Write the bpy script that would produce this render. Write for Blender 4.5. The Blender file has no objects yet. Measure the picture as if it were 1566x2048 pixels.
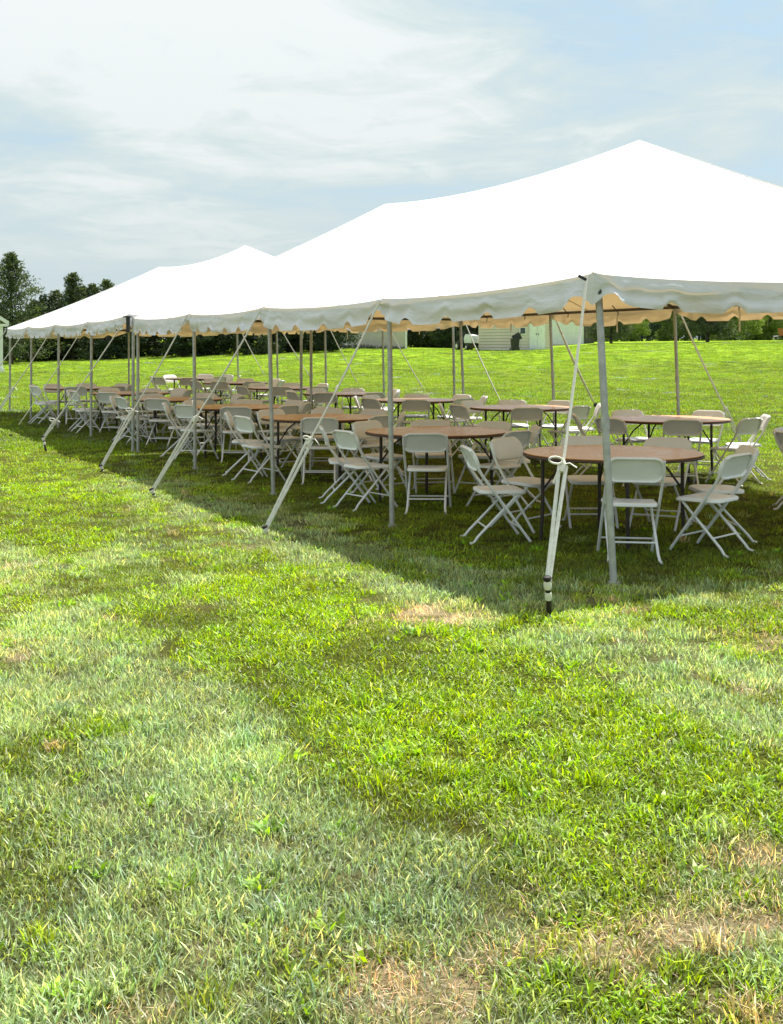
import bpy, bmesh, math, random
import numpy as np
from mathutils import Vector, Matrix
R = math.radians
random.seed(7)
rng = np.random.default_rng(11)
S = bpy.context.scene

# ------------------------------------------------------------------ camera, sky, sun, exposure
cam_d = bpy.data.cameras.new("camera")
cam = bpy.data.objects.new("camera", cam_d)
S.collection.objects.link(cam)
cam.location = (0, 0, 1.65)
cam.rotation_euler = (R(90), 0, 0)
cam_d.sensor_fit = 'VERTICAL'
cam_d.sensor_height = 36
cam_d.lens = 2500 / 2048 * 36
cam_d.shift_y = -332 / 2048
cam_d.clip_start = 0.05
cam_d.clip_end = 4000
S.camera = cam

SUN_AZ, SUN_EL = 30.5, 59.0
S.view_settings.view_transform = 'Standard'
S.view_settings.look = 'None'
S.view_settings.exposure = 1.7
S.view_settings.gamma = 1
S.view_settings.use_curve_mapping = False
S.cycles.max_bounces = 8
S.cycles.transmission_bounces = 4
S.cycles.transparent_max_bounces = 6
S.cycles.sample_clamp_indirect = 6
S.cycles.caustics_reflective = False
S.cycles.caustics_refractive = False

world = bpy.data.worlds.new("World")
S.world = world
world.use_nodes = True
nt = world.node_tree
nt.nodes.clear()


def nd(nt, t, **kw):
    n = nt.nodes.new(t)
    for k, v in kw.items():
        if k.startswith('i_'):
            n.inputs[k[2:].replace('_', ' ')].default_value = v
        else:
            setattr(n, k, v)
    return n


def math_n(nt, op, a, b=None, clamp=False):
    n = nt.nodes.new('ShaderNodeMath')
    n.operation = op
    n.use_clamp = clamp
    for i, v in enumerate((a, b)):
        if v is None:
            continue
        if isinstance(v, (int, float)):
            n.inputs[i].default_value = v
        else:
            nt.links.new(v, n.inputs[i])
    return n.outputs[0]


def mixc(nt, fac, a, b, blend='MIX'):
    n = nt.nodes.new('ShaderNodeMix')
    n.data_type = 'RGBA'
    n.blend_type = blend
    for sock, v in ((n.inputs[0], fac), (n.inputs[6], a), (n.inputs[7], b)):
        if isinstance(v, (int, float)):
            sock.default_value = v
        elif isinstance(v, (tuple, list)):
            sock.default_value = (*v[:3], 1)
        else:
            nt.links.new(v, sock)
    return n.outputs[2]


def ramp(nt, fac, stops):
    n = nt.nodes.new('ShaderNodeValToRGB')
    e = n.color_ramp.elements
    while len(e) < len(stops):
        e.new(0.5)
    for el, (p, c) in zip(e, stops):
        el.position = p
        el.color = (*c[:3], 1) if isinstance(c, (tuple, list)) else (c, c, c, 1)
    nt.links.new(fac, n.inputs[0])
    return n.outputs[0]


sky = nd(nt, 'ShaderNodeTexSky', sky_type='NISHITA', sun_disc=False, sun_elevation=R(SUN_EL),
         sun_rotation=R(SUN_AZ), air_density=1.0, dust_density=1.5, ozone_density=1.5)
tc = nd(nt, 'ShaderNodeTexCoord')
sep = nd(nt, 'ShaderNodeSeparateXYZ')
nt.links.new(tc.outputs['Generated'], sep.inputs[0])
zc = math_n(nt, 'MAXIMUM', sep.outputs[2], 0.0)
den = math_n(nt, 'ADD', zc, 0.10)
px_ = math_n(nt, 'DIVIDE', sep.outputs[0], den)
py_ = math_n(nt, 'DIVIDE', sep.outputs[1], den)
cmb = nd(nt, 'ShaderNodeCombineXYZ')
nt.links.new(px_, cmb.inputs[0])
nt.links.new(py_, cmb.inputs[1])
n1 = nd(nt, 'ShaderNodeTexNoise', i_Scale=0.62, i_Detail=9.0, i_Roughness=0.58, i_Distortion=0.5)
n2 = nd(nt, 'ShaderNodeTexNoise', i_Scale=2.3, i_Detail=7.0, i_Roughness=0.62, i_Distortion=0.8)
n3 = nd(nt, 'ShaderNodeTexNoise', i_Scale=0.33, i_Detail=3.0)
mp = nd(nt, 'ShaderNodeMapping')
mp.inputs['Location'].default_value = (0.93, 9.65, 0.0)
nt.links.new(cmb.outputs[0], mp.inputs[0])
for n in (n1, n2, n3):
    nt.links.new(mp.outputs[0], n.inputs['Vector'])
dens = math_n(nt, 'ADD', math_n(nt, 'MULTIPLY', n1.outputs[0], 0.62), math_n(nt, 'MULTIPLY', n2.outputs[0], 0.28))
dens = math_n(nt, 'ADD', dens, math_n(nt, 'MULTIPLY', n3.outputs[0], 0.25))
bias = math_n(nt, 'SUBTRACT', math_n(nt, 'MULTIPLY', math_n(nt, 'MINIMUM', zc, 0.4), 0.30), math_n(nt, 'MULTIPLY', sep.outputs[0], 0.12))
bias = math_n(nt, 'MINIMUM', math_n(nt, 'MAXIMUM', bias, -0.06), 0.10)
dens = math_n(nt, 'ADD', math_n(nt, 'ADD', dens, bias), -0.035)
cover = ramp(nt, dens, [(0.44, 0.86), (0.52, 0.94), (0.60, 1.0), (0.72, 1.0)])
cloudcol = ramp(nt, dens, [(0.45, (1.25, 1.88, 2.33)), (0.52, (1.65, 2.13, 2.38)), (0.59, (2.1, 2.47, 2.54)), (0.67, (2.8, 2.95, 2.96))])
horizon = ramp(nt, zc, [(0.0, 0.95), (0.05, 0.7), (0.12, 0.3), (0.26, 0.0)])
skyc = mixc(nt, cover, mixc(nt, 1.0, sky.outputs[0], (1, 1, 1), 'MULTIPLY'), cloudcol)
skyc = mixc(nt, horizon, skyc, (1.96, 2.23, 2.27))
bg = nd(nt, 'ShaderNodeBackground')
bg.inputs['Strength'].default_value = 0.099
nt.links.new(skyc, bg.inputs['Color'])
wo = nd(nt, 'ShaderNodeOutputWorld')
nt.links.new(bg.outputs[0], wo.inputs[0])

sun_d = bpy.data.lights.new("sun", 'SUN')
sun_d.energy = 2.9
sun_d.angle = R(0.55)
sun_d.color = (1.0, 0.96, 0.90)
sun = bpy.data.objects.new("sun", sun_d)
S.collection.objects.link(sun)
sdir = Vector((math.sin(R(SUN_AZ)) * math.cos(R(SUN_EL)), math.cos(R(SUN_AZ)) * math.cos(R(SUN_EL)), math.sin(R(SUN_EL))))
sun.rotation_euler = sdir.to_track_quat('Z', 'Y').to_euler()
sun.location = (20, 30, 40)


# ------------------------------------------------------------------ object helpers
def link(o, parent=None):
    S.collection.objects.link(o)
    if parent is not None:
        o.parent = parent
    return o


def tag(o, label=None, cat=None, group=None, kind=None):
    for k, v in (('label', label), ('category', cat), ('group', group), ('kind', kind)):
        if v:
            o[k] = v
    return o


def empty(name, loc=(0, 0, 0), rz=0.0):
    o = bpy.data.objects.new(name, None)
    o.empty_display_size = 0.1
    o.location = loc
    o.rotation_euler = (0, 0, rz)
    return link(o)


def copy_tree(o, parent=None):
    c = o.copy()
    link(c, parent)
    for ch in list(o.children):
        copy_tree(ch, c)
    return c


class MB:
    def __init__(self):
        self.v, self.f = [], []

    def add(self, vs, fs):
        b = len(self.v)
        self.v += [tuple(p) for p in vs]
        self.f += [tuple(i + b for i in f) for f in fs]
        return self

    def box(self, c, s, m=None):
        x, y, z = (q / 2 for q in s)
        vs = [Vector((sx * x, sy * y, sz * z)) for sx in (-1, 1) for sy in (-1, 1) for sz in (-1, 1)]
        if m is not None:
            vs = [m @ p for p in vs]
        vs = [p + Vector(c) for p in vs]
        return self.add(vs, [(0, 1, 3, 2), (4, 6, 7, 5), (0, 4, 5, 1), (2, 3, 7, 6), (0, 2, 6, 4), (1, 5, 7, 3)])

    def tube(self, path, r, n=8, cap=True, flat=1.0, up=None):
        """swept tube along path, r a number or a list; flat squashes one axis (webbing)"""
        P = [Vector(p) for p in path]
        rs = r if isinstance(r, (list, tuple)) else [r] * len(P)
        vs, fs = [], []
        prev = None
        for i, p in enumerate(P):
            t = (P[min(i + 1, len(P) - 1)] - P[max(i - 1, 0)]).normalized()
            if prev is None:
                u = Vector(up) if up else (Vector((0, 0, 1)) if abs(t.z) < 0.9 else Vector((1, 0, 0)))
            else:
                u = prev
            a = (u - t * u.dot(t))
            a.normalize()
            prev = a
            b = t.cross(a)
            for k in range(n):
                an = 2 * math.pi * k / n
                vs.append(p + a * (math.cos(an) * rs[i] * flat) + b * (math.sin(an) * rs[i]))
        for i in range(len(P) - 1):
            for k in range(n):
                k2 = (k + 1) % n
                fs.append((i * n + k, i * n + k2, (i + 1) * n + k2, (i + 1) * n + k))
        if cap:
            fs.append(tuple(range(n - 1, -1, -1)))
            fs.append(tuple((len(P) - 1) * n + k for k in range(n)))
        return self.add(vs, fs)

    def loops(self, loops, cap0=True, cap1=True):
        n = len(loops[0])
        vs = [p for l in loops for p in l]
        fs = []
        for i in range(len(loops) - 1):
            for k in range(n):
                k2 = (k + 1) % n
                fs.append((i * n + k, i * n + k2, (i + 1) * n + k2, (i + 1) * n + k))
        for flag, li in ((cap0, 0), (cap1, len(loops) - 1)):
            if flag:
                c = sum((Vector(p) for p in loops[li]), Vector()) / n
                vs.append(c)
                ci = len(vs) - 1
                for k in range(n):
                    k2 = (k + 1) % n
                    fs.append((ci, li * n + k2, li * n + k) if li == 0 else (ci, li * n + k, li * n + k2))
        return self.add(vs, fs)

    def mesh(self, name, mat, smooth=True, angle=40):
        me = bpy.data.meshes.new(name)
        me.from_pydata(self.v, [], self.f)
        me.update()
        if smooth:
            me.polygons.foreach_set('use_smooth', [True] * len(me.polygons))
            try:
                me.set_sharp_from_angle(angle=R(angle))
            except Exception:
                pass
        if mat:
            me.materials.append(mat)
        return me

    def build(self, name, mat, parent=None, smooth=True, angle=40):
        return link(bpy.data.objects.new(name, self.mesh(name, mat, smooth, angle)), parent)


def lerp(a, b, t):
    return a + (b - a) * t


# ------------------------------------------------------------------ materials
def new_mat(name):
    m = bpy.data.materials.new(name)
    m.use_nodes = True
    nt = m.node_tree
    b = nt.nodes['Principled BSDF']
    return m, nt, b


def noise_mat(name, c1, c2, scale=8, rough=0.5, metallic=0.0, bump=0.0, bscale=60, spec=0.5, detail=5, stretch=None, lo=.35, hi=.65):
    m, nt, b = new_mat(name)
    tc = nd(nt, 'ShaderNodeTexCoord')
    src = tc.outputs['Object']
    if stretch:
        mp = nd(nt, 'ShaderNodeMapping')
        mp.inputs['Scale'].default_value = stretch
        nt.links.new(src, mp.inputs[0])
        src = mp.outputs[0]
    n = nd(nt, 'ShaderNodeTexNoise', i_Scale=scale, i_Detail=detail, i_Roughness=0.6)
    nt.links.new(src, n.inputs['Vector'])
    col = ramp(nt, n.outputs[0], [(lo, c1), (hi, c2)])
    nt.links.new(col, b.inputs['Base Color'])
    b.inputs['Roughness'].default_value = rough
    b.inputs['Metallic'].default_value = metallic
    b.inputs['Specular IOR Level'].default_value = spec
    if bump:
        n2 = nd(nt, 'ShaderNodeTexNoise', i_Scale=bscale, i_Detail=4.0)
        nt.links.new(src, n2.inputs['Vector'])
        bp = nd(nt, 'ShaderNodeBump', i_Strength=bump, i_Distance=0.01)
        nt.links.new(n2.outputs[0], bp.inputs['Height'])
        nt.links.new(bp.outputs[0], b.inputs['Normal'])
    return m


def canvas_mat():
    m, nt, b = new_mat("canvas")
    nt.nodes.remove(b)
    out = nt.nodes['Material Output']
    tc = nd(nt, 'ShaderNodeTexCoord')
    n = nd(nt, 'ShaderNodeTexNoise', i_Scale=1.3, i_Detail=6.0, i_Roughness=0.6)
    nt.links.new(tc.outputs['Object'], n.inputs['Vector'])
    col = ramp(nt, n.outputs[0], [(0.32, (.71, .74, .755)), (0.68, (.80, .825, .84))])
    bn = nd(nt, 'ShaderNodeTexNoise', i_Scale=5.0, i_Detail=5.0, i_Roughness=0.55, i_Distortion=1.2)
    mp = nd(nt, 'ShaderNodeMapping')
    mp.inputs['Scale'].default_value = (.7, .7, 2.2)
    nt.links.new(tc.outputs['Object'], mp.inputs[0])
    nt.links.new(mp.outputs[0], bn.inputs['Vector'])
    bp = nd(nt, 'ShaderNodeBump', i_Strength=0.4, i_Distance=0.03)
    nt.links.new(bn.outputs[0], bp.inputs['Height'])
    d = nd(nt, 'ShaderNodeBsdfDiffuse')
    t = nd(nt, 'ShaderNodeBsdfTranslucent')
    g = nd(nt, 'ShaderNodeBsdfGlossy', i_Roughness=0.42)
    nt.links.new(col, d.inputs[0])
    t.inputs[0].default_value = (.90, .58, .24, 1)
    for s in (d, t, g):
        nt.links.new(bp.outputs[0], s.inputs['Normal'])
    m1 = nd(nt, 'ShaderNodeMixShader')
    m1.inputs[0].default_value = 0.14
    nt.links.new(d.outputs[0], m1.inputs[1])
    nt.links.new(t.outputs[0], m1.inputs[2])
    m2 = nd(nt, 'ShaderNodeMixShader')
    m2.inputs[0].default_value = 0.04
    nt.links.new(m1.outputs[0], m2.inputs[1])
    nt.links.new(g.outputs[0], m2.inputs[2])
    nt.links.new(m2.outputs[0], out.inputs[0])
    return m


def leaf_mat(name, c1, c2, transl=0.3, attr='shade', instancer=None):
    """foliage: per-leaf variation from a mesh attribute, light through the blade"""
    m, nt, b = new_mat(name)
    nt.nodes.remove(b)
    out = nt.nodes['Material Output']
    a = nd(nt, 'ShaderNodeAttribute', attribute_name=attr)
    if instancer:
        ti = nd(nt, 'ShaderNodeAttribute', attribute_name=instancer, attribute_type='INSTANCER')
        col = mixc(nt, 1.0, ti.outputs['Color'], a.outputs['Color'], 'MULTIPLY')
    else:
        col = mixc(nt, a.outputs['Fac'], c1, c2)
    tcol = mixc(nt, 1.0, col, (1.22, 1.22, 0.64), 'MULTIPLY')
    d = nd(nt, 'ShaderNodeBsdfDiffuse')
    t = nd(nt, 'ShaderNodeBsdfTranslucent')
    g = nd(nt, 'ShaderNodeBsdfGlossy', i_Roughness=0.52)
    nt.links.new(col, d.inputs[0])
    nt.links.new(tcol, t.inputs[0])
    m1 = nd(nt, 'ShaderNodeMixShader')
    m1.inputs[0].default_value = transl
    nt.links.new(d.outputs[0], m1.inputs[1])
    nt.links.new(t.outputs[0], m1.inputs[2])
    m2 = nd(nt, 'ShaderNodeMixShader')
    m2.inputs[0].default_value = 0.055 if instancer else 0.03
    nt.links.new(m1.outputs[0], m2.inputs[1])
    nt.links.new(g.outputs[0], m2.inputs[2])
    nt.links.new(m2.outputs[0], out.inputs[0])
    return m


M = {}
M['canvas'] = canvas_mat()
M['steel'] = noise_mat("galvanised_steel", (.36, .37, .36), (.50, .51, .49), scale=14, rough=.45, metallic=.55, bump=.1)
M['dark_steel'] = noise_mat("dark_steel", (.07, .065, .06), (.12, .11, .10), scale=14, rough=.55, metallic=.4)
M['plastic'] = noise_mat("white_plastic", (.81, .82, .82), (.88, .88, .87), scale=5, rough=.38, bump=.06, bscale=180)
_nt = M['plastic'].node_tree
_oi = nd(_nt, 'ShaderNodeObjectInfo')
_hs = nd(_nt, 'ShaderNodeHueSaturation')
_b = _nt.nodes['Principled BSDF']
_src = _b.inputs['Base Color'].links[0].from_socket
_v = math_n(_nt, 'MULTIPLY_ADD', _oi.outputs['Random'], 0.16)
_v.node.inputs[2].default_value = 0.88
_nt.links.new(_src, _hs.inputs['Color'])
_nt.links.new(_v, _hs.inputs['Value'])
_nt.links.new(_hs.outputs[0], _b.inputs['Base Color'])
M['chair_tube'] = noise_mat("white_enamel_tube", (.72, .74, .74), (.80, .81, .81), scale=9, rough=.32)
M['foot'] = noise_mat("chair_foot_rubber", (.55, .55, .53), (.65, .65, .62), scale=9, rough=.7)
M['rope'] = noise_mat("cream_rope", (.70, .68, .58), (.82, .80, .72), scale=70, rough=.85, bump=.5, bscale=160)
M['strap'] = noise_mat("white_webbing", (.66, .65, .58), (.82, .81, .75), scale=22, rough=.85, bump=.4, bscale=240)
M['iron'] = noise_mat("black_iron", (.010, .009, .009), (.03, .022, .018), scale=25, rough=.6, metallic=.3, bump=.3)
M['table_leg'] = noise_mat("brown_enamel", (.020, .013, .011), (.045, .028, .022), scale=16, rough=.45)
M['table_edge'] = noise_mat("table_edge", (.040, .020, .014), (.075, .036, .022), scale=16, rough=.5)
M['bark'] = noise_mat("bark", (.05, .04, .03), (.12, .10, .08), scale=12, rough=.9, bump=.8, bscale=30)
M['siding'] = noise_mat("tan_siding", (.61, .55, .49), (.68, .62, .55), scale=3, rough=.7)
M['tanwall'] = noise_mat("taupe_wall", (.50, .455, .415), (.58, .53, .48), scale=3, rough=.75, bump=.1)
M['white_paint'] = noise_mat("white_paint", (.70, .72, .73), (.80, .81, .81), scale=4, rough=.5)
M['shingle'] = noise_mat("grey_shingle", (.10, .09, .09), (.20, .185, .18), scale=9, rough=.85, bump=.4)
M['glass'] = noise_mat("window_glass", (.03, .04, .045), (.06, .075, .08), scale=3, rough=.08)
M['black'] = noise_mat("black_plastic", (.012, .012, .013), (.03, .03, .03), scale=8, rough=.5)
M['red'] = noise_mat("faded_red_paint", (.24, .045, .03), (.36, .08, .055), scale=6, rough=.5)


def table_mat():
    m, nt, b = new_mat("varnished_wood_top")
    tc = nd(nt, 'ShaderNodeTexCoord')
    mp = nd(nt, 'ShaderNodeMapping')
    mp.inputs['Scale'].default_value = (1.2, 11, 1)
    nt.links.new(tc.outputs['Object'], mp.inputs[0])
    n = nd(nt, 'ShaderNodeTexNoise', i_Scale=3.0, i_Detail=8.0, i_Roughness=0.65, i_Distortion=0.7)
    nt.links.new(mp.outputs[0], n.inputs['Vector'])
    oi = nd(nt, 'ShaderNodeObjectInfo')
    col = ramp(nt, n.outputs[0], [(0.28, (.42, .175, .060)), (0.5, (.66, .315, .122)), (0.72, (.76, .43, .195))])
    w = nd(nt, 'ShaderNodeTexNoise', i_Scale=4.5, i_Detail=6.0, i_Roughness=0.7)
    nt.links.new(tc.outputs['Object'], w.inputs['Vector'])
    wear = ramp(nt, w.outputs[0], [(0.52, 0.0), (0.68, 0.5)])
    col = mixc(nt, wear, col, (.60, .42, .28))
    tone = math_n(nt, 'MULTIPLY_ADD', oi.outputs['Random'], 0.3)
    tone.node.inputs[2].default_value = 0.85
    hsv = nd(nt, 'ShaderNodeHueSaturation')
    nt.links.new(col, hsv.inputs['Color'])
    nt.links.new(tone, hsv.inputs['Value'])
    nt.links.new(hsv.outputs[0], b.inputs['Base Color'])
    rr = ramp(nt, w.outputs[0], [(0.3, 0.22), (0.7, 0.38)])
    nt.links.new(rr, b.inputs['Roughness'])
    b.inputs['Coat Weight'].default_value = .25
    b.inputs['Coat Roughness'].default_value = .16
    return m


M['table'] = table_mat()

# ------------------------------------------------------------------ noise and the lie of the land
def vnoise(x, y, seed=0):
    x = np.asarray(x, float); y = np.asarray(y, float)
    xi = np.floor(x).astype(np.int64); yi = np.floor(y).astype(np.int64)
    fx = x - xi; fy = y - yi
    fx = fx * fx * (3 - 2 * fx); fy = fy * fy * (3 - 2 * fy)

    def h(a, b):
        n = (a * 374761393 + b * 668265263 + seed * 144269504) & 0xFFFFFFFF
        n = ((n ^ (n >> 13)) * 1274126177) & 0xFFFFFFFF
        return ((n ^ (n >> 16)) & 0xFFFF) / 65535.0
    return lerp(lerp(h(xi, yi), h(xi + 1, yi), fx), lerp(h(xi, yi + 1), h(xi + 1, yi + 1), fx), fy)


def fbm(x, y, seed=0, octv=4):
    s, a, t = 0, 0.5, 0
    for o in range(octv):
        s = s + a * vnoise(x * 2 ** o, y * 2 ** o, seed + o * 17)
        t += a
        a *= 0.55
    return s / t


def sstep(a, b, x):
    t = np.clip((np.asarray(x, float) - a) / (b - a), 0, 1)
    return t * t * (3 - 2 * t)


_A = [-.60, -.31, -.19, -.05, .07, .13, .17, .31, .6]
_H = [.60, .85, 1.12, 1.50, 1.40, 1.50, 1.78, 1.95, 2.1]


def terrain(x, y):
    x = np.asarray(x, float); y = np.asarray(y, float)
    a = x / np.maximum(y, 8)
    t = np.interp(a, _A, _H)
    h = t * sstep(22, 82, y) + np.clip(y - 82, 0, 900) * 0.006
    h = h + 0.05 * (fbm(x * .25, y * .25, 5, 3) - .5) * sstep(1, 6, y) * (1 - sstep(9, 14, y) * .7)
    return h


def tz(x, y):
    return float(terrain(x, y))


def G(px, py):
    """a spot seen at (px, py) of the photograph, put on the flat part of the lawn"""
    d = py - 692.0
    return ((px - 783) * 1.65 / d, 4125.0 / d)


# lawn zones on the ground: x, y, radius across, radius along, weight
def blobs(lst):
    out = []
    for px, py, rx, ry, w in lst:
        x, y = G(px, py)
        d = py - 692.0
        out.append((x, y, rx * 1.65 / d, ry * 4125 / d / d, w))
    return out


Z_LUSH = blobs([(100, 960, 220, 60, 1.6), (230, 1010, 140, 35, 1.8), (420, 1080, 150, 40, 1.2), (560, 1110, 120, 50, 1.1),
                (720, 1230, 150, 50, 1.2), (600, 1290, 130, 60, 1.3), (690, 1390, 110, 70, 1.6), (860, 1100, 110, 30, 1.0),
                (840, 1470, 120, 60, 1.0), (1010, 1300, 120, 40, 1.0), (1180, 1350, 150, 50, .9), (1440, 1220, 120, 30, 1.3),
                (1300, 1460, 170, 40, .8), (60, 1430, 90, 30, .9), (110, 1265, 120, 25, .6), (40, 1200, 60, 30, .7), (880, 1560, 120, 60, .8),
                (760, 2020, 140, 40, 1.0), (1100, 2030, 160, 40, 1.0), (1540, 1960, 60, 70, 1.0)])
Z_MOSS = blobs([(430, 1160, 140, 45, 1.3), (330, 1260, 80, 60, 1.2), (560, 1480, 110, 70, 1.2), (680, 1530, 130, 70, 1.4),
                (800, 1620, 140, 90, 1.3), (1000, 1560, 220, 90, 1.1), (1150, 1680, 260, 110, 1.2), (720, 1300, 90, 40, .7),
                (1400, 1600, 150, 70, .9), (1000, 1760, 200, 70, .9), (300, 1850, 110, 60, .5), (340, 1740, 180, 60, .5),
                (900, 1400, 120, 40, .8), (1330, 1800, 150, 60, .8)])
Z_SILV = blobs([(90, 1110, 170, 50, 1.4), (220, 1200, 140, 60, 1.4), (420, 1440, 150, 70, 1.5), (480, 1540, 170, 70, 1.5),
                (150, 1600, 220, 110, 1.2), (620, 1640, 130, 90, 1.4), (800, 1720, 70, 80, 1.4), (400, 1880, 220, 110, 1.2),
                (1130, 1190, 180, 35, .7), (1500, 1470, 120, 60, 1.3), (1200, 1390, 200, 40, .8), (860, 1160, 140, 30, .9),
                (640, 1060, 80, 40, .9), (330, 960, 100, 30, .9), (700, 1850, 120, 80, 1.2), (1300, 1780, 90, 40, .8),
                (100, 1900, 120, 90, 1.0), (1050, 1990, 130, 50, .9), (200, 930, 80, 22, .8), (450, 1010, 80, 22, .7)])
Z_DRY = blobs([(50, 1295, 70, 20, 1.3), (270, 1340, 130, 24, 1.7), (170, 1375, 80, 20, 1.3), (330, 1008, 70, 12, 1.6),
               (500, 1090, 60, 12, 1.2), (900, 1215, 190, 26, 1.5), (1010, 1235, 120, 24, 1.5), (1410, 1285, 130, 22, 1.6),
               (1430, 1360, 110, 22, 1.3), (1080, 1425, 40, 10, 1.2), (1420, 1860, 120, 30, 1.2), (1240, 1930, 120, 40, 1.5),
               (220, 1990, 90, 40, 1.6), (890, 1960, 80, 60, 1.3), (600, 1790, 90, 60, 1.0), (120, 1780, 140, 80, .8), (330, 1700, 150, 60, .8),
               (640, 1160, 60, 16, .9), (1250, 1230, 100, 16, .9), (1480, 1980, 80, 50, 1.2), (1380, 1700, 90, 40, .8),
               (800, 1950, 120, 60, .8), (480, 2010, 120, 50, .7), (1010, 1840, 80, 40, .8)])


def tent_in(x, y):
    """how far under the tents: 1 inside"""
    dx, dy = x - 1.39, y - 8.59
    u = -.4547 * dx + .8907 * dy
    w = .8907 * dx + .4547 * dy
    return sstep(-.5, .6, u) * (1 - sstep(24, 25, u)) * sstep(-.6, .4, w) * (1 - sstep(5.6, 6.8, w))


def zone(x, y):
    """weights of the four kinds of turf at a place: lush, moss, silver, dry"""
    x = np.asarray(x, float); y = np.asarray(y, float)
    near = 1 - sstep(13, 20, y)
    xw = x + .16 * (fbm(x * 2.2, y * 2.2, 31, 3) - .5) * 2
    yw = y + .22 * (fbm(x * 2.2, y * 2.2, 47, 3) - .5) * 2
    pw = .8907 * (xw - 1.39) + .4547 * (yw - 8.59)      # strips of turf run parallel to the tents
    pu = -.4547 * (xw - 1.39) + .8907 * (yw - 8.59)
    nr = 1 - sstep(12, 18, y)
    W = []
    base = (.30, .28, .22, .05)
    for i, Z in enumerate((Z_LUSH, Z_MOSS, Z_SILV, Z_DRY)):
        s = np.full(x.shape, base[i])
        for bx, by, rx, ry, w in Z:
            s = s + (w if i != 3 else w * .75) * np.exp(-(((xw - bx) / rx) ** 2 + ((yw - by) / ry) ** 2) * 1.1)
        if i == 0:
            s = s + 2.2 * sstep(-3.2, -2.95, pw) * (1 - sstep(-1.75, -1.4, pw)) * nr * sstep(-4.3, -3.0, pu)
        elif i == 1:
            s = s + .75 * sstep(-3.25, -3.05, pw) * (1 - sstep(-2.2, -1.4, pw)) * nr
        elif i == 2:
            s = s + (1.25 * (1 - sstep(-3.35, -3.05, pw)) + .9 * sstep(-1.6, -1.3, pw) * (1 - sstep(-.7, -.3, pw))) * nr
        else:
            s = s + .16 * sstep(-3.1, -2.8, pw) * (1 - sstep(-3.6, -2.4, pu)) * nr
            s = s * (.25 + 1.5 * sstep(.42, .62, fbm(x * 5, y * 5, 811, 3)))
            s = s + .5 * (1 - sstep(-3.4, -3.1, pw)) * sstep(.5, .7, fbm(x * 3, y * 3, 822, 3)) * nr
        n = fbm(x * 1.5, y * 1.2, 90 + i * 13, 4)
        s = s * (0.22 + 1.7 * sstep(.36, .64, n)) + np.clip(fbm(x * 4, y * 4, 190 + i * 13, 3) - .55, 0, 1) * (4.2 if i != 3 else 2.6)
        W.append(s)
    W = np.stack(W, -1)
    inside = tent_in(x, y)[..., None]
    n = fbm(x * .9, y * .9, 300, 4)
    tent_shade_w = np.stack([.10 + .35 * n, 1.1 + 0 * n, .05 + .2 * (1 - n), .25 * sstep(.45, .7, n)], -1)  # mossier, darker mix puts the tents' shade into the turf colour
    W = W * (1 - inside) + tent_shade_w * inside
    # the field beyond: lush, mown in long bands across the view
    band = fbm(x * .05 + 9, y * .55, 400, 4)
    farw = np.stack([1.15 + .9 * sstep(.35, .6, band), 1.0 * (1 - sstep(.38, .56, band)), .16 + 0 * band, .10 + .25 * sstep(.6, .8, fbm(x * .3, y * .3, 77, 3))], -1)
    far = sstep(13, 20, y)[..., None] * (1 - inside)
    W = W * (1 - far) + farw * far
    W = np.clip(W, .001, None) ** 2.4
    return W / W.sum(-1, keepdims=True)


COL = np.array([(.325, .490, .001), (.195, .285, .002), (.425, .555, .245), (.74, .62, .36)])
THATCH = np.array([(.075, .09, .006), (.062, .066, .006), (.12, .125, .05), (.34, .28, .16)])

# ------------------------------------------------------------------ the ground sheet
def graded(lo, hi, step0, fine_lo, fine_hi, grow):
    c = list(np.arange(fine_lo, fine_hi, step0))
    s = step0
    v = fine_hi
    while v < hi:
        c.append(v); s *= grow; v += s
    c.append(hi)
    s = step0; v = fine_lo - s
    while v > lo:
        c.insert(0, v); s *= grow; v -= s
    c.insert(0, lo)
    return np.array(c)


gx = graded(-900, 900, .10, -7, 7, 1.07)
gy = graded(-60, 1500, .085, 2, 17, 1.035)
X, Y = np.meshgrid(gx, gy)
Zg = terrain(X, Y)
nx, ny = len(gx), len(gy)
me = bpy.data.meshes.new("lawn")
vs = np.stack([X, Y, Zg], -1).reshape(-1, 3)
idx = np.arange(nx * ny).reshape(ny, nx)
fs = np.stack([idx[:-1, :-1], idx[:-1, 1:], idx[1:, 1:], idx[1:, :-1]], -1).reshape(-1, 4)
me.from_pydata(vs.tolist(), [], fs.tolist())
me.polygons.foreach_set('use_smooth', [True] * len(me.polygons))
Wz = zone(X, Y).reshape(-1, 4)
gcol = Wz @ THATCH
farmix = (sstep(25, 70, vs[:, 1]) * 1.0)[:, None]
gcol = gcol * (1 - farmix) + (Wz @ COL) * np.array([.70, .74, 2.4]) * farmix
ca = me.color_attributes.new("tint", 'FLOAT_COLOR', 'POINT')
ca.data.foreach_set('color', np.concatenate([gcol, np.ones((len(gcol), 1))], 1).astype(np.float32).ravel())


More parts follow.
